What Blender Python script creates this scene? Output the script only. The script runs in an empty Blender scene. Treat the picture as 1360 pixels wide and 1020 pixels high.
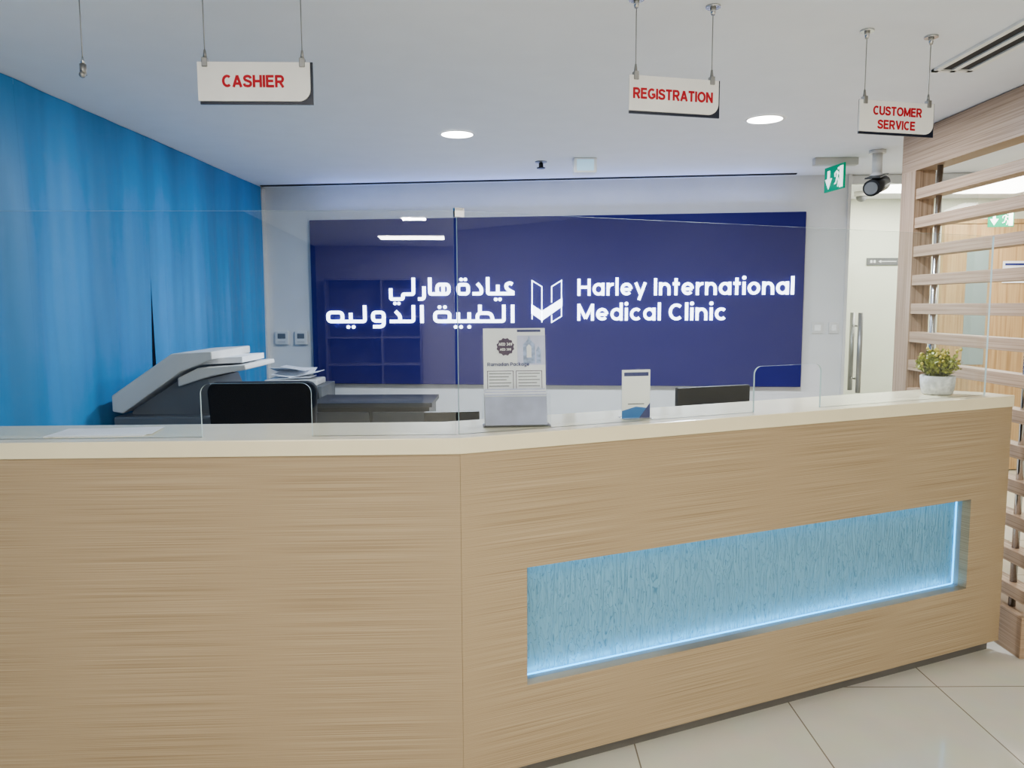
import bpy, bmesh, math, random
from mathutils import Vector, Matrix
random.seed(4)
COL=bpy.context.scene.collection
try: bpy.context.scene.view_settings.look='AgX - Medium High Contrast'
except Exception: pass
# ------------------------------------------------------------------ materials
def mat(name,col,rough=.5,metal=0,emis=0,ecol=None,var=.04,scale=6,bump=0,bscale=80,stretch=None,spec=.5,coat=0):
    m=bpy.data.materials.new(name); m.use_nodes=True; nt=m.node_tree; b=nt.nodes['Principled BSDF']
    tc=nt.nodes.new('ShaderNodeTexCoord'); mp=nt.nodes.new('ShaderNodeMapping'); nt.links.new(tc.outputs['Object'],mp.inputs[0])
    if stretch: mp.inputs['Scale'].default_value=stretch
    n=nt.nodes.new('ShaderNodeTexNoise'); n.inputs['Scale'].default_value=scale; n.inputs['Detail'].default_value=4
    nt.links.new(mp.outputs[0],n.inputs['Vector'])
    r=nt.nodes.new('ShaderNodeValToRGB'); c=list(col)
    r.color_ramp.elements[0].position=.35; r.color_ramp.elements[1].position=.65
    r.color_ramp.elements[0].color=[max(0,x*(1-var)) for x in c]+[1]
    r.color_ramp.elements[1].color=[min(1,x*(1+var)) for x in c]+[1]
    nt.links.new(n.outputs['Fac'],r.inputs[0]); nt.links.new(r.outputs[0],b.inputs['Base Color'])
    b.inputs['Roughness'].default_value=rough; b.inputs['Metallic'].default_value=metal
    b.inputs['Specular IOR Level'].default_value=spec; b.inputs['Coat Weight'].default_value=coat
    if emis:
        b.inputs['Emission Color'].default_value=list(ecol or col)+[1]; b.inputs['Emission Strength'].default_value=emis
    if bump:
        n2=nt.nodes.new('ShaderNodeTexNoise'); n2.inputs['Scale'].default_value=bscale; nt.links.new(mp.outputs[0],n2.inputs['Vector'])
        bp=nt.nodes.new('ShaderNodeBump'); bp.inputs['Strength'].default_value=bump; bp.inputs['Distance'].default_value=.01
        nt.links.new(n2.outputs['Fac'],bp.inputs['Height']); nt.links.new(bp.outputs[0],b.inputs['Normal'])
    return m
def wood(name,dark,mid,light,stretch=(1.6,1.6,760),rough=.45,lo=.32,hi=.66,scale=1.0):
    m=bpy.data.materials.new(name); m.use_nodes=True; nt=m.node_tree; b=nt.nodes['Principled BSDF']
    tc=nt.nodes.new('ShaderNodeTexCoord'); mp=nt.nodes.new('ShaderNodeMapping'); nt.links.new(tc.outputs['Object'],mp.inputs[0])
    mp.inputs['Scale'].default_value=stretch
    n=nt.nodes.new('ShaderNodeTexNoise'); n.inputs['Scale'].default_value=scale; n.inputs['Detail'].default_value=1; n.inputs['Roughness'].default_value=.5
    nt.links.new(mp.outputs[0],n.inputs['Vector'])
    r=nt.nodes.new('ShaderNodeValToRGB'); e=r.color_ramp.elements
    e[0].position=lo; e[0].color=list(dark)+[1]; e[1].position=hi; e[1].color=list(light)+[1]
    x=e.new((lo+hi)/2-.03); x.color=list(mid)+[1]
    nt.links.new(n.outputs['Fac'],r.inputs[0])
    nt.links.new(r.outputs[0],b.inputs['Base Color']); b.inputs['Roughness'].default_value=rough
    return m
def glassmat(name,tint=(1,1,1),ior=1.45,rough=0.0):
    m=bpy.data.materials.new(name); m.use_nodes=True; nt=m.node_tree
    nt.nodes.remove(nt.nodes['Principled BSDF']); out=nt.nodes['Material Output']
    t=nt.nodes.new('ShaderNodeBsdfTransparent'); t.inputs[0].default_value=list(tint)+[1]
    g=nt.nodes.new('ShaderNodeBsdfGlossy'); g.inputs['Roughness'].default_value=rough
    # same Fresnel curve on entry and exit of the thin sheet
    geo=nt.nodes.new('ShaderNodeNewGeometry'); mm=nt.nodes.new('ShaderNodeMath'); mm.operation='MULTIPLY_ADD'
    nt.links.new(geo.outputs['Backfacing'],mm.inputs[0]); mm.inputs[1].default_value=1/ior-ior; mm.inputs[2].default_value=ior
    f=nt.nodes.new('ShaderNodeFresnel'); nt.links.new(mm.outputs[0],f.inputs[0])
    mx=nt.nodes.new('ShaderNodeMixShader'); nt.links.new(f.outputs[0],mx.inputs[0]); nt.links.new(t.outputs[0],mx.inputs[1]); nt.links.new(g.outputs[0],mx.inputs[2])
    nt.links.new(mx.outputs[0],out.inputs[0]); return m

M_wood=wood('oak_laminate',(.27,.195,.115),(.385,.29,.18),(.46,.36,.235))
M_wood2=wood('screen_ash',(.28,.19,.12),(.38,.265,.175),(.45,.325,.225),stretch=(3,1.5,160))
M_wood2v=wood('screen_ash_upright',(.28,.19,.12),(.38,.265,.175),(.45,.325,.225),stretch=(120,120,1.5))
M_wood2h=wood('slat_ash',(.30,.20,.125),(.39,.27,.175),(.46,.33,.225),stretch=(90,2,160))
M_door=wood('corridor_door_wood',(.40,.25,.12),(.50,.33,.17),(.56,.39,.21),stretch=(50,50,1.5))
M_slab=mat('cream_solid_surface',(.80,.725,.51),.2,var=.02)
M_white=mat('ceiling_paint',(.85,.86,.90),.7,var=.01)
M_wall=mat('grey_white_paint',(.68,.675,.67),.6,var=.02)
M_wallR=mat('warm_white_paint',(.72,.74,.64),.6,var=.02)
M_wallroom=mat('room_paint',(.55,.53,.50),.7)
M_kick=mat('grey_toe_kick',(.20,.19,.175),.35,metal=.4)
M_blue=mat('blue_sheer_fabric',(.05,.235,.49),.5,var=.18,scale=1.2,stretch=(1,3,.3))
M_bluewall=mat('dark_blue_backing',(.01,.05,.16),.6)
M_navy=mat('navy_satin_acrylic',(.026,.025,.145),.5,var=.01,scale=1,spec=.12)
M_letter=mat('lit_letters',(.9,.95,1),.4,emis=4,ecol=(.80,.88,1.0))
M_black=mat('black_plastic',(.012,.012,.014),.4)
M_blackmesh=mat('black_mesh_fabric',(.014,.014,.017),.8,bump=.5,bscale=300)
M_dgrey=mat('dark_grey_laminate',(.030,.032,.035),.4)
M_mgrey=mat('mid_grey_plastic',(.14,.145,.15),.45)
M_frame=mat('niche_reveal_grey',(.30,.31,.32),.45)
M_beige=mat('warm_grey_plastic',(.56,.545,.515),.45)
M_beige2=mat('pale_grey_plastic',(.67,.655,.63),.4)
M_shelfg=mat('shelf_grey',(.26,.25,.24),.6)
M_shelfd=mat('shelf_dark',(.13,.12,.12),.6,var=.4,scale=3)
M_chrome=mat('brushed_steel',(.6,.6,.6),.25,metal=1)
M_gunmetal=mat('dull_steel',(.35,.35,.34),.4,metal=.9)
M_signwhite=mat('sign_white_acrylic',(.88,.875,.85),.35)
M_red=mat('sign_red_lettering',(.50,.006,.018),.5)
M_signnavy=mat('sign_backing_dark',(.01,.015,.035),.3)
M_paper=mat('white_paper',(.80,.80,.82),.7)
M_lilac=mat('leaflet_print_lilac',(.56,.57,.74),.6,var=.12,scale=14)
M_lblue=mat('leaflet_print_blue',(.33,.40,.60),.6,var=.3,scale=60)
M_purple=mat('leaflet_print_plum',(.05,.02,.07),.6)
M_ink=mat('leaflet_ink_navy',(.03,.04,.16),.6)
M_bluep=mat('stand_print_blue',(.02,.17,.45),.5)
M_green=mat('exit_green',(.0,.30,.15),.5,emis=.25)
M_exitw=mat('exit_white',(.9,.95,.9),.5,emis=.9)
M_lamp=mat('lamp_diffuser',(1,1,1),.5,emis=14,ecol=(1,.98,.94))
M_troffer=mat('troffer_diffuser',(1,1,1),.5,emis=6,ecol=(1,.97,.92))
M_led=mat('cyan_led',(.05,.5,.9),.5,emis=3,ecol=(.03,.50,1.0))
M_frost=mat('frosted_glass',(.30,.38,.38),.3)
M_lens=mat('emergency_lens',(.45,.62,.75),.3,emis=.4,ecol=(.5,.8,1))
M_leaf=mat('leaf_green',(.28,.30,.05),.5,var=.5,scale=40)
M_flower=mat('yellow_flower',(.60,.50,.10),.6)
M_pot=mat('white_concrete_pot',(.70,.70,.68),.7,bump=.6,bscale=45,var=.2,scale=45)
M_soil=mat('soil',(.06,.04,.03),.9,bump=.5)
M_acr=glassmat('clear_acrylic',(.97,.98,.99),1.45)
M_glass=glassmat('sneeze_guard_glass',(.975,.99,.985),1.58)
M_edge=mat('polished_glass_edge',(.52,.64,.64),.15,var=.05)
M_slotdark=mat('slot_dark',(.02,.02,.022),.6)

# floor tiles
M_floor=bpy.data.materials.new('cream_floor_tiles'); M_floor.use_nodes=True
nt=M_floor.node_tree; b=nt.nodes['Principled BSDF']
tc=nt.nodes.new('ShaderNodeTexCoord'); mp=nt.nodes.new('ShaderNodeMapping'); nt.links.new(tc.outputs['Object'],mp.inputs[0])
mp.inputs['Location'].default_value=(-1.744+6.55,-3.037+13.1,0)
br=nt.nodes.new('ShaderNodeTexBrick'); br.offset=0; br.inputs['Scale'].default_value=1; br.inputs['Brick Width'].default_value=.655; br.inputs['Row Height'].default_value=.655
br.inputs['Mortar Size'].default_value=.0028; br.inputs['Color1'].default_value=(.65,.63,.54,1); br.inputs['Color2'].default_value=(.68,.655,.56,1); br.inputs['Mortar'].default_value=(.26,.23,.18,1)
nt.links.new(mp.outputs[0],br.inputs['Vector'])
ns=nt.nodes.new('ShaderNodeTexNoise'); ns.inputs['Scale'].default_value=7; ns.inputs['Detail'].default_value=8
mxc=nt.nodes.new('ShaderNodeMix'); mxc.data_type='RGBA'; mxc.blend_type='MULTIPLY'; mxc.inputs['Factor'].default_value=.15
nt.links.new(tc.outputs['Object'],ns.inputs['Vector']); nt.links.new(br.outputs['Color'],mxc.inputs[6]); nt.links.new(ns.outputs['Color'],mxc.inputs[7])
nt.links.new(mxc.outputs[2],b.inputs['Base Color']); b.inputs['Roughness'].default_value=.1

# niche glass: textured rivulets
M_niche=bpy.data.materials.new('textured_niche_glass'); M_niche.use_nodes=True
nt=M_niche.node_tree; b=nt.nodes['Principled BSDF']
tc=nt.nodes.new('ShaderNodeTexCoord'); mp=nt.nodes.new('ShaderNodeMapping'); nt.links.new(tc.outputs['Object'],mp.inputs[0]); mp.inputs['Scale'].default_value=(38,38,7)
ns=nt.nodes.new('ShaderNodeTexNoise'); ns.inputs['Scale'].default_value=1; ns.inputs['Detail'].default_value=1; ns.inputs['Distortion'].default_value=2.2
nt.links.new(mp.outputs[0],ns.inputs['Vector'])
rp=nt.nodes.new('ShaderNodeValToRGB'); e=rp.color_ramp.elements; e[0].position=.475; e[1].position=.525
e[0].color=(.19,.40,.54,1); e[1].color=(.18,.38,.52,1); x=e.new(.50); x.color=(.08,.22,.33,1)
nt.links.new(ns.outputs['Fac'],rp.inputs[0]); nt.links.new(rp.outputs[0],b.inputs['Base Color'])
bp=nt.nodes.new('ShaderNodeBump'); bp.inputs['Strength'].default_value=1; bp.inputs['Distance'].default_value=.010
nt.links.new(ns.outputs['Fac'],bp.inputs['Height']); nt.links.new(bp.outputs[0],b.inputs['Normal']); b.inputs['Roughness'].default_value=.35

# ------------------------------------------------------------------ mesh helpers
class MB:
    def __init__(s): s.bm=bmesh.new(); s.mats=[]
    def mi(s,m):
        if m not in s.mats: s.mats.append(m)
        return s.mats.index(m)
    def box(s,x0,x1,y0,y1,z0,z1,m,rot=None,piv=None,bev=0):
        g=bmesh.ops.create_cube(s.bm,size=1); vs=g['verts']
        for v in vs: v.co=Vector(((x0+x1)/2+v.co.x*(x1-x0),(y0+y1)/2+v.co.y*(y1-y0),(z0+z1)/2+v.co.z*(z1-z0)))
        if rot is not None:
            p=Vector(piv) if piv else Vector(((x0+x1)/2,(y0+y1)/2,(z0+z1)/2))
            for v in vs: v.co=p+rot@(v.co-p)
        fs=set(f for v in vs for f in v.link_faces); i=s.mi(m)
        for f in fs: f.material_index=i
        if bev:
            es=list(set(e for v in vs for e in v.link_edges))
            r=bmesh.ops.bevel(s.bm,geom=es,offset=bev,segments=2,affect='EDGES',profile=.5)
            for f in r['faces']: f.material_index=i
        return s
    def cyl(s,p,q,r,m,r2=None,seg=20):
        p=Vector(p);q=Vector(q);d=q-p
        g=bmesh.ops.create_cone(s.bm,cap_ends=True,segments=seg,radius1=r,radius2=r if r2 is None else r2,depth=d.length)
        R=d.to_track_quat('Z','Y').to_matrix(); i=s.mi(m)
        for v in g['verts']: v.co=(p+q)/2+R@v.co
        for f in set(f for v in g['verts'] for f in v.link_faces): f.material_index=i; f.smooth=len(f.verts)==4
        return s
    def sph(s,c,r,m,sc=(1,1,1),seg=16):
        g=bmesh.ops.create_uvsphere(s.bm,u_segments=seg,v_segments=max(6,seg//2),radius=r); i=s.mi(m)
        for v in g['verts']: v.co=Vector(c)+Vector((v.co.x*sc[0],v.co.y*sc[1],v.co.z*sc[2]))
        for f in set(f for v in g['verts'] for f in v.link_faces): f.material_index=i; f.smooth=True
        return s
    def prism(s,pts,a,bb,m,axis='y'):
        def mk(p,t):
            if axis=='y': return (p[0],t,p[1])
            if axis=='z': return (p[0],p[1],t)
            return (t,p[0],p[1])
        A=[s.bm.verts.new(mk(p,a)) for p in pts]; B=[s.bm.verts.new(mk(p,bb)) for p in pts]; i=s.mi(m); n=len(pts); fs=[]
        fs.append(s.bm.faces.new(A)); fs.append(s.bm.faces.new(B[::-1]))
        for k in range(n): fs.append(s.bm.faces.new((A[k],B[k],B[(k+1)%n],A[(k+1)%n])))
        for f in fs: f.material_index=i
        bmesh.ops.recalc_face_normals(s.bm,faces=fs); return s
    def ribbon(s,pts,w,m,y0,y1,closed=False):
        """flat constant-width stroke along pts (x,z), one connected solid between y0 and y1"""
        P=[Vector(p) for p in pts]; n=len(P); i=s.mi(m); rows=[]
        for k in range(n):
            if closed: a=P[(k-1)%n]; c=P[(k+1)%n]
            else: a=P[max(0,k-1)]; c=P[min(n-1,k+1)]
            p=P[k]; d1=(p-a); d2=(c-p)
            if d1.length<1e-9: d1=d2
            if d2.length<1e-9: d2=d1
            d1=d1.normalized(); d2=d2.normalized(); t=(d1+d2)
            t=t.normalized() if t.length>1e-6 else d1
            nn=Vector((-t.y,t.x)); sc=1/max(.45,nn.dot(Vector((-d1.y,d1.x)))); o=nn*w/2*sc
            L_=p+o; R_=p-o
            rows.append([s.bm.verts.new((L_.x,y0,L_.y)),s.bm.verts.new((L_.x,y1,L_.y)),s.bm.verts.new((R_.x,y1,R_.y)),s.bm.verts.new((R_.x,y0,R_.y))])
        fs=[]
        for k in range(n if closed else n-1):
            A=rows[k];B=rows[(k+1)%n]
            for j in range(4): fs.append(s.bm.faces.new((A[j],B[j],B[(j+1)%4],A[(j+1)%4])))
        if not closed: fs.append(s.bm.faces.new(rows[0])); fs.append(s.bm.faces.new(rows[-1][::-1]))
        for f in fs: f.material_index=i
        bmesh.ops.recalc_face_normals(s.bm,faces=fs); return s
    def tube(s,pts,r,m,seg=8):
        for k in range(len(pts)-1): s.cyl(pts[k],pts[k+1],r,m,seg=seg)
        for p in pts[1:-1]: s.sph(p,r,m,seg=8)
        return s
    def obj(s,name,parent=None,loc=(0,0,0),rz=0,**kw):
        me=bpy.data.meshes.new(name); s.bm.to_mesh(me); s.bm.free()
        for m in s.mats: me.materials.append(m)
        o=bpy.data.objects.new(name,me); COL.objects.link(o); o.location=loc; o.rotation_euler=(0,0,rz)
        if parent: o.parent=parent
        for k,v in kw.items(): o[k]=v
        return o
def thing(name,label,cat,loc=(0,0,0),rz=0,**kw):
    o=bpy.data.objects.new(name,None); COL.objects.link(o); o.location=loc; o.rotation_euler=(0,0,rz); o.empty_display_size=.05
    o['label']=label; o['category']=cat
    for k,v in kw.items(): o[k]=v
    return o
# ---- stroke lettering (geometric sans capitals and lower case, angular arabic)
W=.19; c=W/2; t1=1-c; XH=.76; RR=XH/2
def arc(cx,cy,rx,ry,a0,a1,n=20): return [(cx+rx*math.cos(math.radians(a0+(a1-a0)*k/n)),cy+ry*math.sin(math.radians(a0+(a1-a0)*k/n))) for k in range(n+1)]
def circ(cx,cy,rx,ry): return ('C',arc(cx,cy,rx,ry,0,360,28)[:-1])
def dot(x,y,r=.115): return ('D',(x,y),r)
def cr(P,n=6):
    out=[]
    for k in range(len(P)-1):
        p0=Vector(P[max(0,k-1)]);p1=Vector(P[k]);p2=Vector(P[k+1]);p3=Vector(P[min(len(P)-1,k+2)])
        for q in range(n):
            u=q/n; out.append(tuple(.5*((2*p1)+(p2-p0)*u+(2*p0-5*p1+4*p2-p3)*u*u+(3*p1-p0-3*p2+p3)*u**3)))
    out.append(tuple(P[-1])); return out
def fil(pts,r=.12):
    out=[tuple(pts[0])]
    for k in range(1,len(pts)-1):
        p=Vector(pts[k]);a=Vector(pts[k-1])-p;e_=Vector(pts[k+1])-p
        rr=min(r,a.length*.5,e_.length*.5); A=p+a.normalized()*rr; C=p+e_.normalized()*rr
        for q in range(7):
            u=q/6; out.append(tuple(A*(1-u)**2+p*2*u*(1-u)+C*u*u))
    out.append(tuple(pts[-1])); return out
LAT={
'A':([[(.09,0),(.46,.96)],[(.83,0),(.46,.96)],[(.24,.29),(.68,.29)]],.92),
'C':([arc(.47,.5,.47-c,.5-c,48,312)],.86),
'D':([[(c,0),(c,1)],[(c,t1),(.40,t1)]+arc(.40,.5,.36,.5-c,90,-90,14)+[(c,c)]],.86),
'E':([[(c,0),(c,1)],[(c,t1),(.74,t1)],[(c,.52),(.69,.52)],[(c,c),(.76,c)]],.76),
'G':([arc(.49,.5,.49-c,.5-c,48,335),[(.50,.44),(.94,.44)],[(.94-c,.44),(.94-c,.16)]],.95),
'H':([[(c,0),(c,1)],[(.84-c,0),(.84-c,1)],[(c,.5),(.84-c,.5)]],.84),
'I':([[(c,0),(c,1)]],W),
'M':([[(c,0),(c,1)],[(1.04-c,0),(1.04-c,1)],[(c+.01,.93),(.52,.12)],[(.52,.12),(1.03-c,.93)]],1.04),
'N':([[(c,0),(c,1)],[(.84-c,0),(.84-c,1)],[(c+.01,.93),(.83-c,.07)]],.84),
'O':([circ(.51,.5,.51-c,.5-c)],1.02),
'P':([[(c,0),(c,1)],[(c,t1),(.48,t1)]+arc(.48,(t1+.44)/2,.22,(t1-.44)/2,90,-90,12)+[(c,.44)]],.78),
'R':([[(c,0),(c,1)],[(c,t1),(.50,t1)]+arc(.50,(t1+.46)/2,.23,(t1-.46)/2,90,-90,12)+[(c,.46)],[(.45,.44),(.76,0)]],.86),
'S':([cr([(.72,.72),(.66,.84),(.41,t1),(.17,.84),(.12,.71),(.20,.59),(.43,.51),(.66,.42),(.72,.28),(.64,.14),(.40,c),(.14,.15),(.07,.30)])],.81),
'T':([[(0,t1),(.80,t1)],[(.40,0),(.40,1)]],.80),
'U':([[(c,1),(c,.36)]+arc(.42,.36,.42-c,.36-c,180,360,14)+[(.84-c,1)]],.84),
'V':([[(.07,1),(.42,.03)],[(.77,1),(.42,.03)]],.84),
'a':([circ(RR,RR,RR-c,RR-c),[(XH-c,0),(XH-c,XH)]],XH),
'd':([circ(RR,RR,RR-c,RR-c),[(XH-c,0),(XH-c,1.06)]],XH),
'e':([arc(RR,RR,RR-c,RR-c,0,318),[(c,RR-.02),(XH-c,RR-.02)]],XH),
'c':([arc(RR,RR,RR-c,RR-c,46,314)],.68),
'o':([circ(RR,RR,RR-c,RR-c)],XH),
'g':([circ(RR,RR,RR-c,RR-c),[(XH-c,XH),(XH-c,0)]+arc(RR,0,RR-c,.24,0,-150,12)],XH),
'k':([[(c,0),(c,1.06)],[(c,.32),(.58,XH)],[(.25,.42),(.62,0)]],.66),
'm':([[(c,0),(c,XH)],arc(.36,.40,.36-c,XH-c-.40,180,0,12)+[(.72-c,0)],arc(.89,.40,.26,XH-c-.40,180,0,12)+[(1.15,0)]],1.25),
'r':([[(c,0),(c,XH)],arc(.40,.36,.40-c,XH-c-.36,180,80,10)],.44),
'n':([[(c,0),(c,XH)],arc(.36,.38,.36-c,XH-c-.38,180,0,14)+[(.72-c,0)]],.72),
'i':([[(c,0),(c,XH)],dot(c,.99)],W),
'l':([[(c,0),(c,1.06)]],W),
't':([[(.21,.99),(.21,0)],[(0,XH-c),(.43,XH-c)]],.43),
'y':([[(.07,XH),(.37,.06)],[(.67,XH),(.27,-.27)]],.74),
'3':([arc(.36,.72,.24,.19,150,-80,12),arc(.36,.31,.27,.22,80,-150,12)],.7),
'4':([[(.52,0),(.52,1)],[(.50,.95),(.1,.28)],[(.05,.25),(.72,.25)]],.74),
'9':([circ(.36,.67,.26,.235),arc(.30,.45,.32,.36,30,-110,12)],.72),
' ':([],.22)}
def layout(s_,sp=.13):
    out=[];x=0
    for ch in s_:
        st,w_=LAT[ch]
        for g in st:
            if g and g[0]=='C': out.append(('C',[(x+p[0],p[1]) for p in g[1]]))
            elif g and g[0]=='D': out.append(('D',(x+g[1][0],g[1][1]),g[2]))
            else: out.append(('L',[(x+p[0],p[1]) for p in g]))
        x+=w_+sp
    return out,x-sp
def draw(name,items,width,x0,x1,z,cap,y0,y1,m,parent,wf=1.0,flip=False):
    w=W*cap*wf; sx=(x1-x0-W*cap)/(width-W); mb=MB()
    def F(p):
        x=W*cap/2+(p[0]-c)*sx
        return ((x1-x) if flip else (x0+x), z+p[1]*cap)
    for k,it in enumerate(items):
        e=.00001*(k%5)
        if it[0]=='D':
            q=F(it[1]); mb.cyl((q[0],y0-e,q[1]),(q[0],y1,q[1]),it[2]*cap,m,seg=20)
        else: mb.ribbon([F(p) for p in it[1]],w,m,y0-e,y1,closed=it[0]=='C')
    return mb.obj(name,parent)
def latin(name,s_,x0,x1,z,cap,y0,y1,m,parent,sp=.13,wf=1.0):
    it,wd=layout(s_,sp); return draw(name,it,wd,x0,x1,z,cap,y0,y1,m,parent,wf)
# arabic pieces: x grows leftwards; loops are rounded rectangles
def rrect(x0,x1,y0,y1,r=.17):
    P=[]
    for (cx,cy,s0) in ((x1-r,y1-r,0),(x0+r,y1-r,90),(x0+r,y0+r,180),(x1-r,y0+r,270)):
        for k in range(6): a=math.radians(s0+18*k); P.append((cx+r*math.cos(a),cy+r*math.sin(a)))
    return ('C',P)
def loopF(dots):
    g=[('L',[(0,c),(.45,c)]),rrect(.12,.82,c,.60)]
    if dots: g+=[dot(.34,.88,.10),dot(.60,.88,.10)]
    return g,.90
def ALEF(): return [('L',[(c,0),(c,1)])],W
def LAMi(): return [('L',fil([(c,1),(c,c),(.5,c)]))],.5
def TAHm(): return [('L',[(0,c),(1.0,c)]),('L',fil([(.10,c),(.20,.54),(.84,.54),(.84,c)],.2)),('L',[(.72,.5),(.72,1)])],1.0
def BEHm(): return [('L',[(0,c),(.46,c)]),('L',[(.23,c),(.23,.58)]),dot(.23,-.22,.10)],.46
def YEHm(): return [('L',[(0,c),(.58,c)]),('L',[(.29,c),(.29,.58)]),dot(.16,-.22,.10),dot(.42,-.22,.10)],.58
def DALf(): return [('L',[(0,c),(.3,c)]),('L',fil([(.46,.66),(.24,.40),(.24,c),(.74,c)],.12))],.76
def DALi(): return [('L',fil([(.36,.66),(.10,.40),(.10,c),(.66,c)],.14))],.68
def WAW(): return [rrect(c,.62,.12,.60,.16),('L',fil([(c,.36),(c,-.20),(.62,-.20)],.22))],.72
def TEHi(): return [rrect(c,.72,c,.60),dot(.27,.88,.10),dot(.53,.88,.10)],.80
def AINi(): return [('L',[(-.02,c),(.72,c)]),('L',cr([(.10,.60),(.26,.66),(.46,.58),(.46,.40),(.28,.26),(.02,.14)]))],.72
def ALEFf(): return [('L',fil([(0,c),(.34,c),(.34,1)],.12))],.34+c
def HEHi(): return [rrect(c,.84,c,.62,.2),('L',[(.46,c),(.46,.62)]),('L',[(.4,c),(.96,c)])],.96
def REH(): return [('L',fil([(.12,.52),(.12,-.18),(.50,-.18)],.22))],.54
def YEHf(): return [('L',fil([(0,c),(.28,c),(.28,-.18),(1.06,-.18),(1.06,.42)],.12)),dot(.55,-.42,.09),dot(.80,-.42,.09)],1.15
def arabic(name,seq,x0,x1,z,cap,y0,y1,m,parent):
    out=[];x=0
    for g in seq:
        if isinstance(g,float): x+=g; continue
        st,w_=g
        for it in st:
            if it[0]=='D': out.append(('D',(x+it[1][0],it[1][1]),it[2]))
            else: out.append((it[0],[(x+p[0],p[1]) for p in it[1]]))
        x+=w_
    return draw(name,out,x,x0,x1,z,cap,y0,y1,m,parent,flip=True)
def arealight(name,loc,sx,sy,power,col=(1,1,1),rot=(0,0,0),shape='RECTANGLE',parent=None):
    l=bpy.data.lights.new(name,'AREA'); l.energy=power; l.color=col; l.shape=shape; l.size=sx; l.size_y=sy
    o=bpy.data.objects.new(name,l); COL.objects.link(o); o.location=loc; o.rotation_euler=rot
    if parent: o.parent=parent
    return o
S=dict(kind='structure')
H=2.52
# ------------------------------------------------------------------ room shell
WA=math.radians(-6.59); W0=(-2.02,6.368,0)
MB().box(-2.4,5.2,-8.1,7.4,-.1,0,M_floor).obj('floor',**S)
MB().box(-2.4,5.2,-8.1,7.4,H,H+.1,M_white).obj('ceiling',**S)
MB().box(-.2,4.567,0,.12,0,H,M_wall).obj('wall_back',loc=W0,rz=WA,**S)
lw=math.atan2(6.40-3.268,-2.014+2.083)-math.pi/2
MB().box(-.1,0,-11.4,3.2,0,H,M_bluewall).obj('wall_left',loc=(-2.135,3.268,0),rz=lw,**S)
MB().box(5.1,5.2,-8.1,7.4,0,H,M_wallroom).obj('wall_right',**S)
MB().box(-2.4,5.1,-8.1,-8,0,H,M_wallroom).obj('wall_front',**S)
MB().box(2.3,5.1,7.2,7.3,0,H,M_wallR).obj('wall_corridor',**S)
MB().box(2.3,2.42,6.02,7.2,0,H,M_wallR).obj('wall_side',**S)
MB().box(.05,4.15,-.12,-.085,H-.008,H,M_slotdark).obj('trim_1',loc=W0,rz=WA,**S)
MB().box(-.03,.03,-.05,0,0,H-.01,M_beige2).obj('trim_2',loc=W0,rz=WA,**S)
MB().box(4.545,4.567,-.012,.13,0,H,M_beige2).obj('trim_3',loc=W0,rz=WA,**S)

# ------------------------------------------------------------------ curtains
def curtain(y0,y1,label,gap0=0,gap1=0):
    mb=MB(); i=mb.mi(M_blue); ny=int((y1-y0)/.02); nz=26; grid=[]
    for a in range(ny+1):
        t=a/ny; col=[]
        for k in range(nz+1):
            z=.02+(H-.022)*k/nz
            y=y0+(y1-y0)*t; yy=y
            if z<1.72:
                w=min(.5,1.72-z)
                if gap1: yy-=gap1*w*max(0,1-(y1-y)/.25)
                if gap0: yy+=gap0*w*max(0,1-(y-y0)/.25)
            am=min(1,(H-z)*1.2+.25)
            big=max(0,min(1,(1.2-y)/1.0))
            off=am*(.005*math.sin(y*11+z*.3)+.003*math.sin(y*25+z*.5)+.002*math.sin(y*57+z)+.008*math.sin(y*3.3+z*1.2)+big*.012*math.sin(y*19+.4*math.sin(z*2)))
            col.append(mb.bm.verts.new((off,yy,z)))
        grid.append(col)
    for a in range(ny):
        for k in range(nz):
            f=mb.bm.faces.new((grid[a][k],grid[a+1][k],grid[a+1][k+1],grid[a][k+1])); f.smooth=True; f.material_index=i
    return mb.obj('curtain',loc=(-2.075,3.268,0),rz=lw,label=label,category='curtain',group='blue drapes along the wall')
curtain(-1.6,.06,'sheer bright blue curtain hanging from ceiling to floor')
curtain(.0605,1.17,'bright blue curtain panel parted slightly at its edge',gap1=.045)
curtain(1.1705,3.05,'bright blue curtain panel beside the logo wall',gap0=.045)

# ------------------------------------------------------------------ logo wall panel
sg=thing('wall_sign','glossy navy wall panel with glowing white clinic lettering','sign',loc=W0,rz=WA)
MB().box(.414,4.244,-.045,-.001,.94,2.25,M_navy,bev=.004).obj('sign_panel',sg)
latin('english_lettering','Harley International',2.5515,4.172,1.638,.130,-.0575,-.0455,M_letter,sg,wf=.92)
latin('english_lettering','Medical Clinic',2.5515,3.680,1.446,.130,-.0575,-.0455,M_letter,sg,wf=.92)
arabic('arabic_lettering',[AINi(),YEHm(),ALEFf(),.20,DALi(),.16,TEHi(),.42,HEHi(),ALEFf(),.16,REH(),.16,LAMi(),YEHf()],1.058,2.060,1.645,.142,-.0575,-.0455,M_letter,sg)
arabic('arabic_lettering',[ALEF(),.22,LAMi(),TAHm(),BEHm(),YEHm(),loopF(1),.45,ALEF(),.22,LAMi(),DALf(),.18,WAW(),.2,LAMi(),YEHm(),loopF(0)],.540,2.060,1.430,.142,-.0575,-.0455,M_letter,sg)
def lg(px,py): return (2.194+(px-706)*.00588, 1.763-(py-372)*.00588)
mb=MB()
mb.prism([lg(*p) for p in [(706,404),(720,413),(747,396),(747,407),(720,426),(706,416)]],-.0575,-.0455,M_letter)
mb.ribbon([lg(*p) for p in [(707,424),(707,373),(720,381),(720,428)]],.007,M_letter,-.0575,-.0455)
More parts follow.
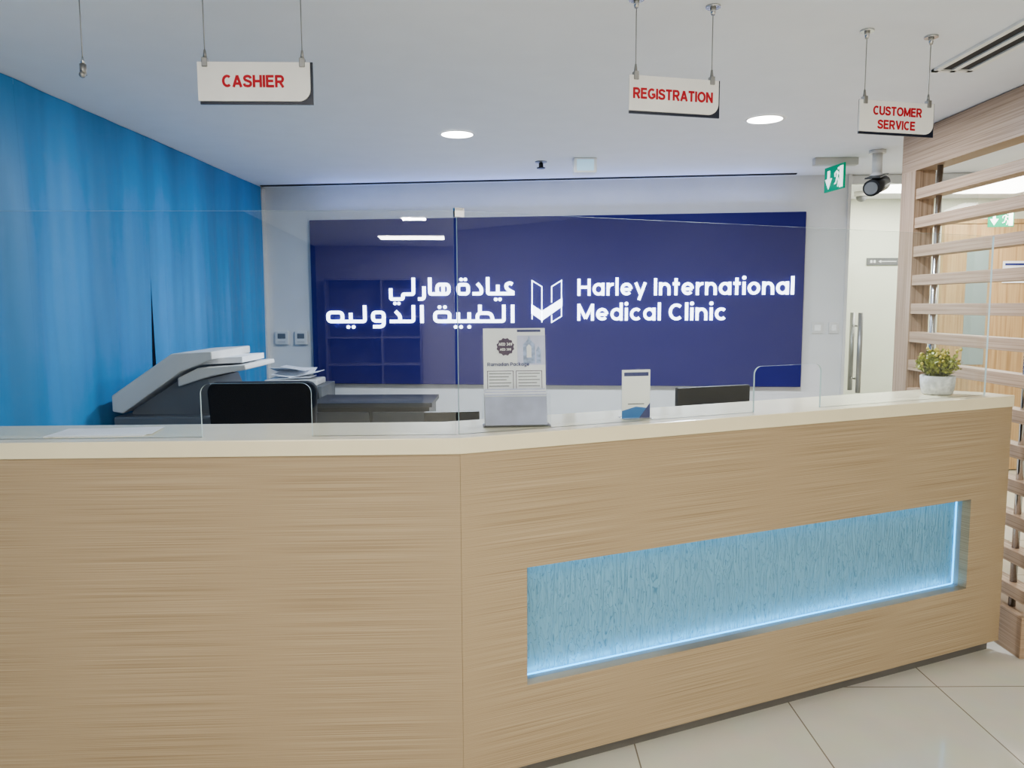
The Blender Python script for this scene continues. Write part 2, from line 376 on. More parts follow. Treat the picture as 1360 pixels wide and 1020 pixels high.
mb.ribbon([lg(*p) for p in [(733,402),(733,381),(746,373),(746,420),(733,428),(733,418)]],.007,M_letter,-.0575,-.0455)
mb.obj('logo_emblem',sg)

# ------------------------------------------------------------------ reception counter
P0=Vector((-.159,2.316)); P2=Vector((2.18,3.34)); ang=math.atan2(P2.y-P0.y,P2.x-P0.x); L=(P2-P0).length
P1=Vector((-2.04,2.246)); ang1=math.atan2(P0.y-P1.y,P0.x-P1.x); L1=(P0-P1).length
ct=thing('reception_counter','angled reception counter in pale horizontal-grain oak with cream top','reception counter',loc=(P0.x,P0.y,0))
O=Vector((P0.x,P0.y))
ZB=.062
MB().box(-L1,0,.0,.04,ZB,1.12,M_wood).obj('front_panel',ct,rz=ang1)
a0,a1,zz0,zz1=.2235,2.32,.337,.732
mb=MB()
mb.box(0.001,L,0,.04,ZB,zz0,M_wood).box(0.001,L,0,.04,zz1,1.12,M_wood).box(0.001,a0,0,.04,zz0,zz1,M_wood).box(a1,L,0,.04,zz0,zz1,M_wood)
mb.obj('front_panel',ct,rz=ang)
mb=MB()
mb.box(a0,a1,.0395,.075,zz0-.012,zz0,M_frame).box(a0,a1,.0395,.075,zz1,zz1+.012,M_frame).box(a0-.012,a0,.0395,.075,zz0,zz1,M_frame).box(a1,a1+.012,.0395,.075,zz0,zz1,M_frame)
mb.obj('niche_frame',ct,rz=ang,label='pale reveal frame of the lit niche')
MB().box(a0,a1,.068,.075,zz0,zz1,M_niche).obj('niche_glass',ct,rz=ang,label='blue textured glass panel with vertical rivulets')
mb=MB()
mb.box(a0+.005,a1-.005,.062,.067,zz0+.0005,zz0+.004,M_led).box(a1-.005,a1-.001,.062,.067,zz0+.004,zz1-.01,M_led)
mb.obj('led_strip',ct,rz=ang,label='cyan glowing light strip')
ca,sa=math.cos(ang),math.sin(ang)
def cl(s_,y_,z_): return (s_*ca-y_*sa,s_*sa+y_*ca,z_)
arealight('lamp',cl((a0+a1)/2,.045,zz0+.004),a1-a0-.04,.008,1.0,(.14,.62,1),rot=(math.radians(160),0,ang),parent=ct)
arealight('lamp',cl((a0+a1)/2,.040,zz1-.004),a1-a0-.04,.01,.5,(.25,.70,1),rot=(math.radians(25),0,ang),parent=ct)
mb=MB(); mb.box(-L1,.02,.07,.09,0,ZB+.01,M_kick).obj('toe_kick',ct,rz=ang1)
mb=MB(); mb.box(.0,L,.05,.07,0,ZB+.01,M_kick).obj('toe_kick',ct,rz=ang)
dl=Vector((math.cos(ang1),math.sin(ang1))); dr=Vector((math.cos(ang),math.sin(ang))); nl=Vector((-dl.y,dl.x)); nr=Vector((-dr.y,dr.x))
def off(d):
    bis=(nl+nr).normalized(); return bis*(d/bis.dot(nl))
DEP=.33
pts=[-dl*L1-nl*.008, off(-.008), dr*(L+.0)-nr*.008, dr*(L-.0)+nr*DEP*.35, dr*(L-.12)+nr*DEP, off(DEP), -dl*(L1)+nl*DEP]
mb=MB(); mb.prism([tuple(p) for p in pts],1.12,1.17,M_slab,'z')
o=mb.obj('countertop',ct,label='cream solid-surface countertop'); bv=o.modifiers.new('b','BEVEL'); bv.width=.003; bv.segments=2
mb=MB(); mb.prism([tuple(p) for p in [-dl*L1+nl*(DEP-.04),off(DEP-.04),dr*(L-.16)+nr*(DEP-.04),dr*(L-.16)+nr*(DEP-.02),off(DEP-.02),-dl*L1+nl*(DEP-.02)]],0,1.12,M_dgrey,'z'); mb.obj('back_panel',ct)
wd=thing('work_desk','dark grey inner work desk running along the counter','desk',loc=(P0.x,P0.y,0))
mb=MB(); mb.prism([tuple(p) for p in [-dl*(L1-.25)+nl*(DEP-.015),off(DEP-.015),dr*(L-.3)+nr*(DEP-.015),dr*(L-.42)+nr*(DEP+.58),off(DEP+.58),-dl*(L1-.25)+nl*(DEP+.58)]],.71,.75,M_dgrey,'z'); mb.obj('desk_top',wd)
for p in (-dl*(L1-.30)+nl*(DEP+.30),off(DEP+.3),dr*(L-.50)+nr*(DEP+.3)):
    MB().box(p.x-.02,p.x+.02,p.y-.25,p.y+.2,0,.71,M_dgrey).obj('desk_leg',wd)

# ------------------------------------------------------------------ glass guard
TZ=1.17
def pane(xs,Lx,op0,op1,oh,zt):
    mb=MB(); t=.008; r=.03
    out=[(xs,TZ),(op0,TZ),(op0,TZ+oh-r)]
    for k in range(1,6): a=math.pi-k*math.pi/2/6; out.append((op0+r+r*math.cos(a),TZ+oh-r+r*math.sin(a)))
    out.append((op0+r,TZ+oh)); out.append((op1-r,TZ+oh))
    for k in range(1,6): a=math.pi/2-k*math.pi/2/6; out.append((op1-r+r*math.cos(a),TZ+oh-r+r*math.sin(a)))
    out+=[(op1,TZ+oh-r),(op1,TZ),(Lx,TZ),(Lx,zt),(xs,zt)]
    mb.prism(out,0,t,M_glass); e=mb.mi(M_edge)
    for f in mb.bm.faces:
        if abs(f.normal.y)<.5: f.material_index=e
    return mb
GO=.055
gp=off(GO)+O
g1=thing('glass_guard','clear glass sneeze guard pane with rounded pass-through opening','glass screen',loc=(gp.x-dl.x*1.86,gp.y-dl.y*1.86,0),rz=ang1,group='glass guards on the counter')
x0=1.86-.78; pane(0,1.857,x0,x0+.335,.165,1.853).obj('glass_pane',g1)
g2=thing('glass_guard','clear glass sneeze guard pane with rounded pass-through opening','glass screen',loc=(gp.x,gp.y,0),rz=ang,group='glass guards on the counter')
pane(.008,2.44,1.165,1.49,.17,1.853).obj('glass_pane',g2)
mb=MB(); mb.box(.0,.03,-.004,-.0005,1.835,1.862,M_chrome).box(.0,.03,.0085,.012,1.835,1.862,M_chrome).box(0,.03,-.004,.012,1.8535,1.862,M_chrome); mb.obj('glass_clamp',g2)

# ------------------------------------------------------------------ hanging signs
def hang(label,A,B,zt,h,w,rows):
    A=Vector(A);B=Vector(B); an=math.atan2(B.y-A.y,B.x-A.x); cc=(A+B)/2; d=(B-A).length
    t=thing('hanging_sign',label,'sign',loc=(cc.x,cc.y,zt),rz=an,group='hanging counter signs')
    r=.034; x0,x1=-w/2,w/2
    pts=[(x0,0),(x0,-h),(x1-r,-h)]+[(x1-r+r*math.sin(a*math.pi/16),-h+r-r*math.cos(a*math.pi/16)) for a in range(1,8)]+[(x1,-h+r),(x1,0)]
    MB().prism(pts,-.006,0,M_signwhite).obj('sign_plate',t)
    MB().box(x0+.003,x1+.007,.0003,.006,-h-.008,.002,M_signnavy).obj('backing_plate',t)
    for rw in rows: latin('lettering',rw[0],rw[1],rw[2],rw[3],rw[4],-.0067,-.006,M_red,t,sp=.12,wf=1.12)
    for sx in (-d/2,d/2):
        top=H-zt
        mb=MB(); mb.cyl((sx,0,.02),(sx,0,top-.01),.0016,M_gunmetal,seg=6); mb.obj('wire',t)
        mb=MB(); mb.cyl((sx,0,top-.006),(sx,0,top),.024,M_chrome); mb.cyl((sx,0,top-.028),(sx,0,top-.006),.006,M_chrome,r2=.010); mb.obj('ceiling_mount',t)
        mb=MB(); mb.box(sx-.008,sx+.008,-.010,.010,-.014,.012,M_gunmetal,bev=.002); mb.cyl((sx,0,.012),(sx,0,.034),.006,M_gunmetal,r2=.003,seg=12); mb.obj('clip',t)
hang('white hanging sign plate reading CASHIER in red capitals',(-.872,2.29),(-.597,2.30),2.263,.108,.318,[('CASHIER',-.090,.086,-.070,.034)])
hang('white hanging sign plate reading REGISTRATION in red capitals',(.394,2.524),(.65,2.588),2.288,.108,.31,[('REGISTRATION',-.142,.134,-.071,.033)])
hang('white hanging sign plate reading CUSTOMER SERVICE in red capitals',(1.247,2.814),(1.506,2.879),2.284,.108,.31,[('CUSTOMER',-.100,.104,-.050,.031),('SERVICE',-.080,.078,-.097,.031)])
lw_=thing('hanging_wire','empty steel sign wire with gripper hanging over the counter','wire',loc=(-1.2,2.25,2.217))
MB().cyl((0,0,.03),(0,0,H-2.217-.005),.0016,M_gunmetal,seg=6).obj('wire',lw_)
mb=MB(); mb.cyl((0,0,.0),(0,0,.03),.009,M_gunmetal,seg=12); mb.cyl((0,0,.03),(0,0,.05),.006,M_chrome,r2=.002,seg=12); mb.sph((0,-.006,.0),.009,M_gunmetal); mb.obj('gripper',lw_)
MB().cyl((0,0,H-2.217-.006),(0,0,H-2.217),.022,M_chrome).obj('ceiling_mount',lw_)

# ------------------------------------------------------------------ ceiling fittings
for (x,y) in ((-.30,4.436),(1.313,4.115)):
    t=thing('downlight','round recessed white ceiling downlight, switched on','ceiling light',loc=(x,y,H),group='round ceiling downlights')
    mb=MB(); 
    n=32; i=mb.mi(M_signwhite); ri=[];ro=[]
    for k in range(n):
        a=2*math.pi*k/n; ri.append(mb.bm.verts.new((.088*math.cos(a),.088*math.sin(a),-.004))); ro.append(mb.bm.verts.new((.108*math.cos(a),.108*math.sin(a),-.001)))
    for k in range(n): mb.bm.faces.new((ro[k],ri[k],ri[(k+1)%n],ro[(k+1)%n]))
    mb.obj('trim_ring',t)
    MB().cyl((0,0,-.004),(0,0,-.001),.088,M_lamp,seg=32).obj('diffuser',t)
    arealight('lamp',(0,0,-.012),.17,.17,52,(.80,.88,1),shape='DISK',parent=t)
t=thing('sprinkler','small dark fire sprinkler head on the white ceiling','sprinkler',loc=(.2,5.28,H))
mb=MB(); mb.cyl((0,0,-.006),(0,0,0),.04,M_gunmetal); mb.cyl((0,0,-.035),(0,0,-.006),.010,M_black); mb.obj('body',t)
mb=MB(); mb.cyl((0,0,-.045),(0,0,-.04),.028,M_black); mb.cyl((-.012,0,-.04),(-.012,0,-.01),.003,M_black,seg=6); mb.cyl((.012,0,-.04),(.012,0,-.01),.003,M_black,seg=6); mb.obj('deflector',t)
t=thing('emergency_light','small square ceiling emergency light with frosted blue-white lens','emergency light',loc=(.483,5.2,H))
MB().box(-.075,.075,-.06,.06,-.095,0,M_signwhite,bev=.006).obj('housing',t)
MB().box(-.055,.055,-.066,-.0605,-.083,-.012,M_lens,bev=.002).obj('lens',t)
t=thing('air_diffuser','white linear ceiling air diffuser with dark slots','air vent',loc=(1.805,2.4,H))
mb=MB()
for x in (-.070,.0,.070): mb.box(x-.012,x+.012,-.88,.88,-.010,-.0005,M_signwhite)
mb.box(-.082,.082,.86,.885,-.010,-.0005,M_signwhite); mb.box(-.082,.082,-.885,-.86,-.010,-.0005,M_signwhite); mb.obj('frame',t)
MB().box(-.07,.07,-.86,.86,-.004,-.0005,M_slotdark).obj('slot',t)
def exit_sign(loc,rh,rp,s=1.0):
    t=thing('exit_sign','green and white exit sign with running figure hanging from ceiling','exit sign',loc=loc,rz=rh)
    MB().box(-.15*s,.15*s,-.03*s,.03*s,-.05*s,0,M_beige,bev=.004).obj('housing',t)
    MB().box(-.13*s,.13*s,-.006*s,.006*s,-.22*s,-.05*s,M_green).obj('sign_plate',t,rz=rp)
    mb=MB()
    q=lambda L_: [(s*a,s*b_*1.1) for a,b_ in L_]
    mb.prism(q([(-.085,-.07),(-.055,-.07),(-.055,-.12),(-.025,-.12),(-.07,-.185),(-.115,-.12),(-.085,-.12)]),-.0095*s,-.0062*s,M_exitw)
    mb.prism(q([(.075,-.06),(.12,-.06),(.12,-.19),(.075,-.19)]),-.0080*s,-.0062*s,M_exitw)
    for pl in ([(.045,-.085),(.06,-.09),(.05,-.13),(.035,-.128)],[(.048,-.12),(.056,-.125),(.075,-.15),(.06,-.185),(.052,-.18),(.062,-.152)],[(.036,-.125),(.046,-.13),(.036,-.16),(.012,-.165),(.012,-.157),(.028,-.152)],[(.05,-.09),(.09,-.11),(.088,-.118),(.05,-.10)],[(.045,-.088),(.02,-.10),(.022,-.118),(.014,-.118),(.01,-.096),(.042,-.08)]):
        mb.prism(q(pl),-.0095*s,-.0062*s,M_exitw)
    mb.cyl((.062*s,-.0095*s,-.079*s),(.062*s,-.0062*s,-.079*s),.009*s,M_exitw,seg=12)
    mb.obj('pictogram',t,rz=rp)
exit_sign((2.13,5.2,H),0,math.radians(-84),.95)
exit_sign((4.05,6.5,H-.16),0,math.radians(-10),.75)
t=thing('security_camera','dark bullet security camera on pale bracket under the ceiling','security camera',loc=(2.29,4.95,H))
mb=MB(); mb.cyl((0,0,-.02),(0,0,0),.05,M_beige2); mb.cyl((0,0,-.15),(0,0,-.02),.03,M_beige2); mb.sph((0,0,-.16),.038,M_beige2); mb.obj('bracket',t)
mb=MB(); mb.cyl((.06,.05,-.19),(-.09,-.13,-.25),.050,M_black,seg=24); mb.cyl((-.09,-.13,-.25),(-.098,-.142,-.253),.038,M_mgrey,seg=24); mb.obj('camera_body',t)
o=MB().box(-.045,.045,-.12,.1,-.004,.004,M_dgrey,bev=.002).obj('sun_shield',t,loc=(-.015,-.04,-.163)); o.rotation_euler=(math.radians(13),0,math.radians(-38))

# ------------------------------------------------------------------ slatted screen
sc=thing('slatted_screen','warm brown ash slatted room divider with steel rods and plinth','room divider',loc=(2.24,3.28,0))
MB().box(0,.13,0,1.25,0,.19,M_wood2,bev=.003).obj('plinth',sc)
MB().box(0,.11,-2.2,1.25,2.30,2.515,M_wood2).obj('header_beam',sc)
MB().box(0,.11,1.095,1.25,.19,2.30,M_wood2v).obj('end_post',sc)
z=.275
while z<2.26:
    MB().box(.005,.085,.0,1.095,-.029,.029,M_wood2h,bev=.003).obj('slat',sc,loc=(0,0,z)); z+=.158
for y in (.14,.93):
    MB().cyl((.045,y,.19),(.045,y,2.30),.015,M_chrome).obj('steel_rod',sc)

# ------------------------------------------------------------------ glass door and corridor
gd=thing('glass_door','frameless clear glass door with steel pull handles','door',loc=W0,rz=WA)
MB().box(4.58,5.48,.045,.057,.01,2.45,M_glass).obj('glass_leaf',gd)
MB().box(4.57,5.5,.03,.07,2.45,2.515,M_chrome).obj('top_rail',gd)
for yy in (-.045,.145):
    mb=MB(); xx=4.66
    mb.cyl((xx,yy,.90),(xx,yy,1.50),.018,M_gunmetal); 
    for z in (1.0,1.4): mb.cyl((xx,yy,z),(xx,.051+(-.006 if yy<0 else .006),z),.008,M_chrome,seg=10)
    mb.obj('pull_handle',gd)
mb=MB(); mb.box(3.95,3.99,7.15,7.199,0,2.33,M_door).box(4.93,4.97,7.15,7.199,0,2.33,M_door).box(3.99,4.93,7.15,7.199,2.29,2.33,M_door); mb.obj('trim_4',**S)
dr2=thing('wooden_door','light oak door with tall frosted glass panel','door',loc=(3.99,7.16,0))
MB().box(0,.94,0,.036,.01,2.285,M_door).obj('door_leaf',dr2)
MB().box(.18,.38,-.004,-.0005,1.0,2.07,M_frost).obj('glass_panel',dr2)
mb=MB(); mb.cyl((.08,-.05,1.02),(.08,-.001,1.02),.01,M_chrome); mb.box(.07,.17,-.055,-.045,1.01,1.03,M_chrome); mb.obj('handle',dr2)
t=thing('notice_sheet','small white printed notice fixed on wooden door','notice',loc=(4.50,7.155,1.75))
MB().box(0,.30,-.003,0,0,.2,M_paper).obj('sheet',t); MB().box(.02,.28,-.0045,-.003,.16,.18,M_ink).obj('print',t)
t=thing('direction_sign','small grey directional sign plate on corridor wall','sign',loc=(3.27,7.199,1.92))
MB().box(0,.30,-.01,-.0005,0,.065,M_mgrey).obj('plate',t)
mb=MB(); mb.box(.13,.27,-.0115,-.0100,.03,.036,M_paper); mb.prism([(.13,.02),(.13,.046),(.105,.033)],-.0115,-.01,M_paper); mb.box(.03,.05,-.0115,-.01,.02,.045,M_paper); mb.box(.06,.08,-.0115,-.01,.02,.045,M_paper); mb.obj('print',t)
t=thing('dome_camera','white dome security camera on corridor ceiling','security camera',loc=(3.0,6.75,H))
MB().cyl((0,0,-.04),(0,0,0),.06,M_beige2).obj('base',t); MB().sph((0,0,-.045),.045,M_mgrey,sc=(1,1,.9)).obj('dome',t)
for (x,y,w,d,p) in ((3.22,6.35,.35,.9,24),(4.1,6.4,.55,.9,20),(4.2,3.6,.6,.6,9)):
    t=thing('ceiling_light','square white recessed ceiling light panel, switched on','ceiling light',loc=(x,y,H),group='corridor ceiling panels')
    MB().box(-w/2,w/2,-d/2,d/2,-.006,-.0005,M_troffer).obj('diffuser',t)
    arealight('lamp',(0,0,-.012),w,d,p,(1,.97,.9),parent=t)
for (x,y,w,d,p) in ((-.75,-6.3,.9,.6,90),(2.6,-6.3,.9,.6,80),(-.60,-3.9,.25,.25,90),(2.6,-3.2,.6,1.2,105),(-.9,.1,1.2,.6,27),(1.5,.3,1.2,.6,30)):
    t=thing('ceiling_light','rectangular white recessed ceiling light panel, switched on','ceiling light',loc=(x,y,H),group='waiting area ceiling panels')
    MB().box(-w/2,w/2,-d/2,d/2,-.006,-.0005,M_troffer).obj('diffuser',t)
    arealight('lamp',(0,0,-.012),w,d,p,(1,.97,.915),parent=t)
arealight('lamp',(2.3,-.09,2.262),3.6,.03,5,(.28,.42,1),rot=(math.radians(180+35),0,0),parent=sg)  # added blue wash to tint the rear ceiling; no visible fixture above the sign
# open shelving on the far waiting-room wall, mirrored faintly by the glass guard
t=thing('shelving_unit','tall grey shelving unit with plain boards','shelf',loc=(-1.45,-7.98,0))
MB().box(-.75,.75,0,.02,0,2.0,M_shelfd).obj('back_panel',t)
for x in (-.75,.12,.73): MB().box(x,x+.025,.02,.34,0,2.0,M_shelfg).obj('upright',t)
for z in (.05,.62,1.05,1.38,1.97): MB().box(-.72,.73,.02,.33,z,z+.025,M_shelfg).obj('shelf_board',t)

# ------------------------------------------------------------------ wall devices
for (a,b2) in ((.087,.202),(.253,.362)):
    t=thing('access_panel','small grey wall-mounted control unit with dark screen','wall control',loc=W0,rz=WA,group='wall control units')
    MB().box(a,b2,-.03,-.0005,1.255,1.365,M_beige2,bev=.006).obj('housing',t)
    MB().box(a+.025,b2-.025,-.033,-.0302,1.305,1.345,M_mgrey).obj('screen',t)
    MB().box(a+.025,b2-.025,-.033,-.0302,1.27,1.285,M_beige).obj('button',t)
for (a,b2) in ((4.321,4.403),(4.445,4.515)):
    t=thing('light_switch','square white wall switch plate beside the glass door','light switch',loc=W0,rz=WA,group='wall switches')
    MB().box(a,b2,-.01,-.0005,1.345,1.43,M_beige2,bev=.003).obj('plate',t)
    MB().box(a+.018,b2-.018,-.014,-.0102,1.365,1.41,M_signwhite,bev=.001).obj('rocker',t)

# ------------------------------------------------------------------ photocopier
t=thing('photocopier','bulky warm-grey office photocopier with slanted document lid','photocopier',loc=(-1.69,4.15,0),rz=0)
K=.86
kx=lambda P:[(a*K,b_) for a,b_ in P]
MB().box(-.33*K,.24*K,-.30,.30,.03,.93,M_beige,bev=.015).obj('body',t)
for z0 in (.10,.34): MB().box(-.31*K,.22*K,-.315,-.301,z0,z0+.22,M_beige2,bev=.004).obj('paper_drawer',t)
mb=MB(); mb.box(-.36*K,.30*K,-.31,.30,.93,1.02,M_mgrey,bev=.01); mb.obj('scanner_bed',t)
mb=MB(); mb.prism(kx([(-.37,1.045),(-.37,1.125),(-.01,1.335),(.225,1.345),(.225,1.305),(.04,1.245),(-.31,1.035)]),-.30,.27,M_beige2)
o=mb.obj('document_lid',t); bv=o.modifiers.new('b','BEVEL'); bv.width=.006; bv.segments=2; bv.limit_method='ANGLE'
mb=MB(); mb.prism(kx([(.0,1.165),(.0,1.21),(.12,1.26),(.40,1.275),(.405,1.25),(.20,1.22)]),-.26,.22,M_beige2)
o=mb.obj('paper_tray',t); bv=o.modifiers.new('b','BEVEL'); bv.width=.006; bv.segments=2; bv.limit_method='ANGLE'
mb=MB(); mb.prism(kx([(.06,1.27),(.36,1.282),(.36,1.312),(.06,1.30)]),-.2,.15,M_paper); mb.obj('paper_stack',t)
mb=MB(); mb.prism(kx([(-.30,1.02),(-.29,1.045),(.0,1.20),(.16,1.20),(.24,1.02)]),-.22,.22,M_mgrey); mb.obj('hinge_unit',t)
MB().box(-.28*K,.2*K,-.25,.25,0,.03,M_black).obj('base',t)

# ------------------------------------------------------------------ chair
def chair(loc,rz,w,top,label):
    t=thing('office_chair',label,'chair',loc=loc,rz=rz)
    mb=MB(); r=.05; z0,z1=.62,top; pts=[]
    for (cx,cz,s0) in ((w/2-r,z1-r,0),(-w/2+r,z1-r,90),(-w/2+r+.03,z0+r,180),(w/2-r-.03,z0+r,270)):
        for k in range(0,7): a=math.radians(s0+15*k); pts.append((cx+r*math.cos(a),cz+r*math.sin(a)))
    mb.prism(pts,-.02,.02,M_blackmesh); o=mb.obj('backrest',t)
    bv=o.modifiers.new('b','BEVEL'); bv.width=.012; bv.segments=3; bv.limit_method='ANGLE'
    MB().box(-.24,.24,.05,.50,.44,.51,M_blackmesh,bev=.025).obj('seat',t)
    for s in (-1,1):
        MB().tube([(s*.25,.12,.47),(s*.27,.14,.66),(s*.27,.38,.66)],.016,M_black).obj('armrest',t)
    mb=MB(); mb.tube([(0,.28,.44),(0,.0,.46),(0,-.03,.75)],.022,M_black); mb.obj('back_support',t)
    mb=MB(); mb.cyl((0,.28,.1),(0,.28,.44),.03,M_chrome)
    for k in range(5):
        a=k*2*math.pi/5+.3; mb.cyl((0,.28,.11),(.26*math.cos(a),.28+.26*math.sin(a),.06),.018,M_black,seg=10); mb.sph((.26*math.cos(a),.28+.26*math.sin(a),.03),.03,M_black)
    mb.obj('base',t)
chair((-1.205,3.72,0),math.radians(184),.52,1.208,'black mesh office chair with rounded backrest behind the counter')

# ------------------------------------------------------------------ back-office furniture
t=thing('low_cabinet','long near-black low office cabinet with drawers','cabinet',loc=(-.92,5.0,0))
MB().box(-.38,.38,-.0,.45,.02,.91,M_dgrey,bev=.004).obj('body',t)
MB().box(-.40,.40,-.02,.47,.91,.94,M_dgrey,bev=.003).obj('top',t)
for s in (-1,1):
    MB().box(s*.19-.18,s*.19+.18,-.018,-.0005,.08,.88,M_dgrey,bev=.003).obj('door',t)
t=thing('side_cabinet','grey office side cabinet standing against the wall','cabinet',loc=(-1.62,5.45,0))
MB().box(-.27,.27,0,.42,.02,1.0,M_mgrey,bev=.004).obj('body',t)
MB().box(-.25,.25,-.015,-.0005,.1,.96,M_dgrey,bev=.003).obj('door',t)
t=thing('paper_tray','flat grey letter tray heaped with loose white papers','letter tray',loc=(-1.58,5.62,1.0))
MB().box(-.19,.19,-.13,.13,.0,.045,M_beige,bev=.01).obj('tray',t)
for (a,b_,c_,d,z,m,ax) in ((-.13,.13,-.08,.13,.085,14,'X'),(-.15,.11,-.10,.08,.060,8,'Y'),(-.02,.19,-.11,.10,.075,-11,'Y'),(-.17,.02,-.06,.12,.105,-12,'X'),(-.08,.10,-.10,.05,.12,9,'Y'),(-.16,.14,-.12,.06,.052,-3,'Y')):
    MB().box(a,b_,c_,d,z,z+.004,M_paper,rot=Matrix.Rotation(math.radians(m),3,ax)).obj('paper',t)

def monitor(loc,rz,w,h,label):
    t=thing('computer_monitor',label,'monitor',loc=loc,rz=rz)
    MB().box(-w/2,w/2,-.012,.012,.13,.13+h,M_black,bev=.004).obj('display',t)
    MB().box(-w/2+.012,w/2-.012,.0122,.0135,.142,.118+h,M_dgrey).obj('screen',t)
    mb=MB(); mb.box(-.03,.03,-.035,-.012,.0,.30,M_black); mb.box(-.11,.11,-.09,.07,0,.012,M_black); mb.obj('stand',t)
monitor((.90,3.44,.75),math.radians(20),.38,.325,'black flat computer monitor seen from the rear')
monitor((-.24,3.05,.75),math.radians(6),.22,.27,'small black display behind the counter')

# ------------------------------------------------------------------ items on countertop
t=thing('leaflet_stand','clear acrylic stand holding printed clinic package leaflets','leaflet holder',loc=(.012,2.57,1.17),rz=math.radians(5))
mb=MB(); mb.box(-.112,.112,.012,.016,.0,.30,M_acr,rot=Matrix.Rotation(math.radians(-9),3,'X'),piv=(0,.012,0)).box(-.112,.112,-.06,.012,0,.004,M_acr)
mb.box(-.112,.112,-.062,-.058,.0,.11,M_acr,rot=Matrix.Rotation(math.radians(-12),3,'X'),piv=(0,-.06,0)); mb.obj('holder',t)
lf=MB().box(-.105,.105,-.002,.0,.006,.325,M_paper).obj('leaflet',t,loc=(0,.006,0)); lf.rotation_euler=(math.radians(-9),0,0)
def onleaf(o): o.rotation_euler=(math.radians(-9),0,0); o.location=(0,.006,0)
mb=MB(); mb.box(0.01,.104,-.0028,-.0021,.20,.30,M_lilac); 
mb.prism([(.03,.205),(.03,.27),(.045,.285),(.05,.30),(.055,.285),(.07,.27),(.07,.205)],-.0034,-.0028,M_lblue)
mb.prism([(.074,.205),(.074,.25),(.082,.265),(.09,.25),(.09,.205)],-.0034,-.0028,M_lblue)
mb.prism([(.042,.225),(.042,.262),(.05,.27),(.058,.262),(.058,.225)],-.0038,-.0034,M_paper)
mb.box(.01,.09,-.0034,-.0028,.312,.320,M_ink)
mb.prism([((-.03)+(.031 if k%2 else .027)*math.cos(2*math.pi*k/24),.262+(.031 if k%2 else .027)*math.sin(2*math.pi*k/24)) for k in range(24)],-.0036,-.0028,M_purple)
for k in range(6): mb.box(-.087,-.012-.008*(k%3),-.003,-.0021,.170-.0105*k,.1725-.0105*k,M_mgrey)
for k in range(6): mb.box(.012,.085-.01*(k%2),-.003,-.0021,.170-.0105*k,.1725-.0105*k,M_mgrey)
for q in ([(-.092,.105),(-.005,.105),(-.005,.18),(-.092,.18)],[(.005,.105),(.092,.105),(.092,.18),(.005,.18)]): mb.ribbon(q,.0018,M_purple,-.003,-.0021,closed=True)
onleaf(mb.obj('print',t))
onleaf(latin('lettering','Ramadan Package',-.092,.05,.197,.012,-.0040,-.0034,M_ink,t))
onleaf(latin('badge_lettering','AED 349',-.053,-.007,.266,.010,-.0042,-.0036,M_signwhite,t))
onleaf(latin('badge_lettering','AED 399',-.049,-.011,.249,.008,-.0042,-.0036,M_signwhite,t))
for k in range(7): 
    MB().box(-.104+.001*(k%3),.100+.001*(k%2),-.052+.0045*k,-.050+.0045*k,.006,.100+.004*k,M_lilac if k%2==0 else M_paper,rot=Matrix.Rotation(math.radians(-13),3,'X'),piv=(0,-.05+.0045*k,.006)).obj('folded_leaflet',t)
t=thing('scan_code_stand','small white and blue card stand in acrylic','sign stand',loc=(.436,2.70,1.17),rz=math.radians(12))
MB().box(-.052,.052,0,.003,.002,.172,M_signwhite).obj('card',t)
mb=MB(); mb.prism([(-.052,.002),(.052,.002),(.052,.035),(.0,.042),(-.052,.028)],-.0012,-.0002,M_bluep); mb.box(-.045,.045,-.0012,-.0002,.150,.163,M_ink); mb.prism([(.012,.002),(.052,.002),(.052,.055)],-.0018,-.0012,M_ink)
mb.box(-.03,.03,-.0012,-.0002,.05,.053,M_mgrey); mb.obj('print',t)
mb=MB(); mb.box(-.054,.054,.0032,.0055,0,.175,M_acr).box(-.054,.054,-.03,.04,0,.002,M_acr); mb.obj('holder',t)
t=thing('potted_plant','small bushy yellow-green artificial plant in white patterned pot','plant',loc=(1.875,3.39,1.17))
mb=MB(); 
prof=[(.052,0),(.062,.006),(.069,.045),(.071,.080),(.067,.084),(.061,.080),(.055,.070)]
n=32; rings=[]; i=mb.mi(M_pot)
for (r,zz) in prof: rings.append([mb.bm.verts.new((r*math.cos(2*math.pi*k/n),r*math.sin(2*math.pi*k/n),zz)) for k in range(n)])
for a in range(len(rings)-1):
    for k in range(n): f=mb.bm.faces.new((rings[a][k],rings[a][(k+1)%n],rings[a+1][(k+1)%n],rings[a+1][k])); f.smooth=True
mb.bm.faces.new(rings[0][::-1]); mb.obj('pot',t)
MB().cyl((0,0,.062),(0,0,.070),.056,M_soil).obj('soil',t)
mb=MB(); il=mb.mi(M_leaf)
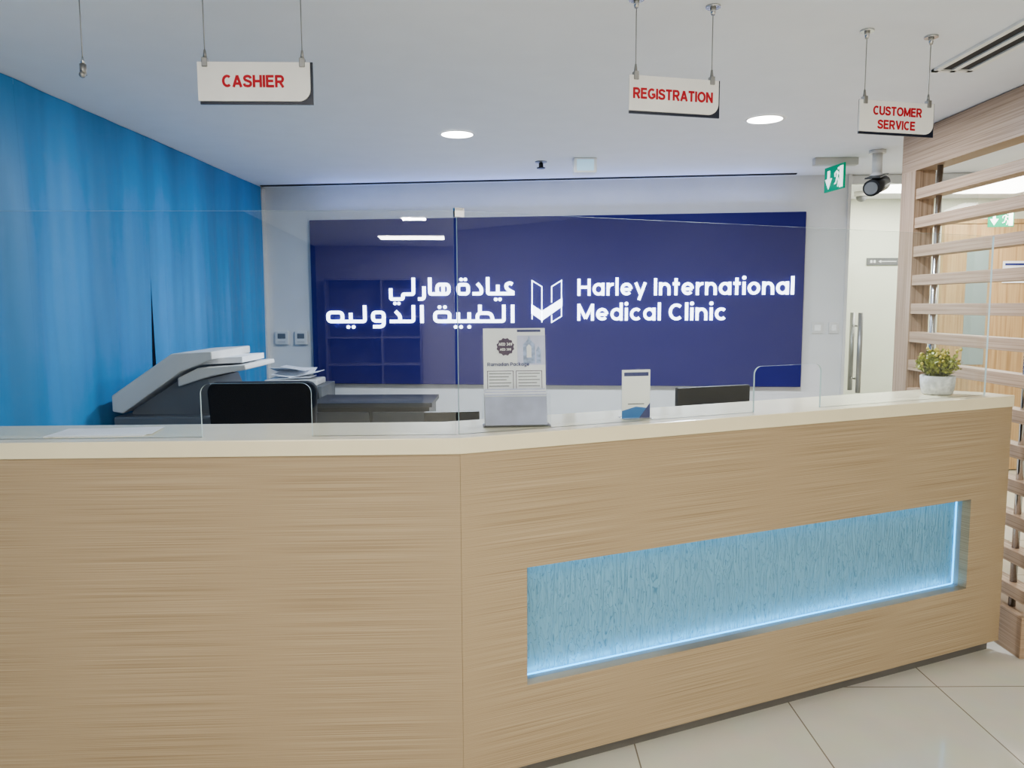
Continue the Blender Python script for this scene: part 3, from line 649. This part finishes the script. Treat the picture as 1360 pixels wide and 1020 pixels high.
for k in range(120):
    a=random.uniform(0,2*math.pi); sp=.092*math.sqrt(random.uniform(.0,1)); hh=random.uniform(.05,.130)*(1-.35*(sp/.092)**2)
    b0=Vector((random.uniform(-.03,.03),random.uniform(-.03,.03),.07)); tip=Vector((sp*math.cos(a),sp*math.sin(a),.075+hh))
    mb.cyl(b0,tip,.0012,M_leaf,seg=5)
    for q in range(12):
        cc=b0.lerp(tip,.35+.65*q/11); d=Vector((random.uniform(-1,1),random.uniform(-1,1),random.uniform(-.2,1))).normalized()*random.uniform(.014,.024)
        sd=d.cross(Vector((random.uniform(-1,1),random.uniform(-1,1),random.uniform(-1,1)))).normalized()*.0065
        vs=[mb.bm.verts.new(cc),mb.bm.verts.new(cc+d*.5+sd),mb.bm.verts.new(cc+d),mb.bm.verts.new(cc+d*.5-sd)]
        f=mb.bm.faces.new(vs); f.material_index=il
mb.obj('foliage',t)
mb=MB()
for k in range(70):
    a=random.uniform(0,2*math.pi); sp=random.uniform(.01,.085); mb.sph((sp*math.cos(a),sp*math.sin(a),random.uniform(.13,.20)),random.uniform(.004,.0075),M_flower,seg=8)
mb.obj('flowers',t,kind='stuff')
t=thing('paper_sheet','white paper sheets lying flat on the cream countertop','paper',loc=(-1.30,2.44,1.17),rz=math.radians(4))
MB().box(-.15,.15,-.08,.08,.0002,.0022,M_paper).obj('sheet',t)
MB().box(-.14,.16,-.07,.075,.0024,.0036,M_paper,rot=Matrix.Rotation(math.radians(5),3,'Z')).obj('sheet',t)

# ------------------------------------------------------------------ world and camera
w=bpy.data.worlds.new('world'); bpy.context.scene.world=w; w.use_nodes=True
w.node_tree.nodes['Background'].inputs[0].default_value=(.8,.85,1,1); w.node_tree.nodes['Background'].inputs[1].default_value=.1
cd=bpy.data.cameras.new('camera'); cam=bpy.data.objects.new('camera',cd); COL.objects.link(cam)
cd.sensor_width=36; cd.lens=36*1027/1360; cd.clip_start=.05
cam.matrix_world=Matrix.Translation((0,0,1.57))@Matrix.Rotation(math.radians(90-5.84),4,'X')@Matrix.Rotation(math.radians(-.25),4,'Z')
bpy.context.scene.camera=cam
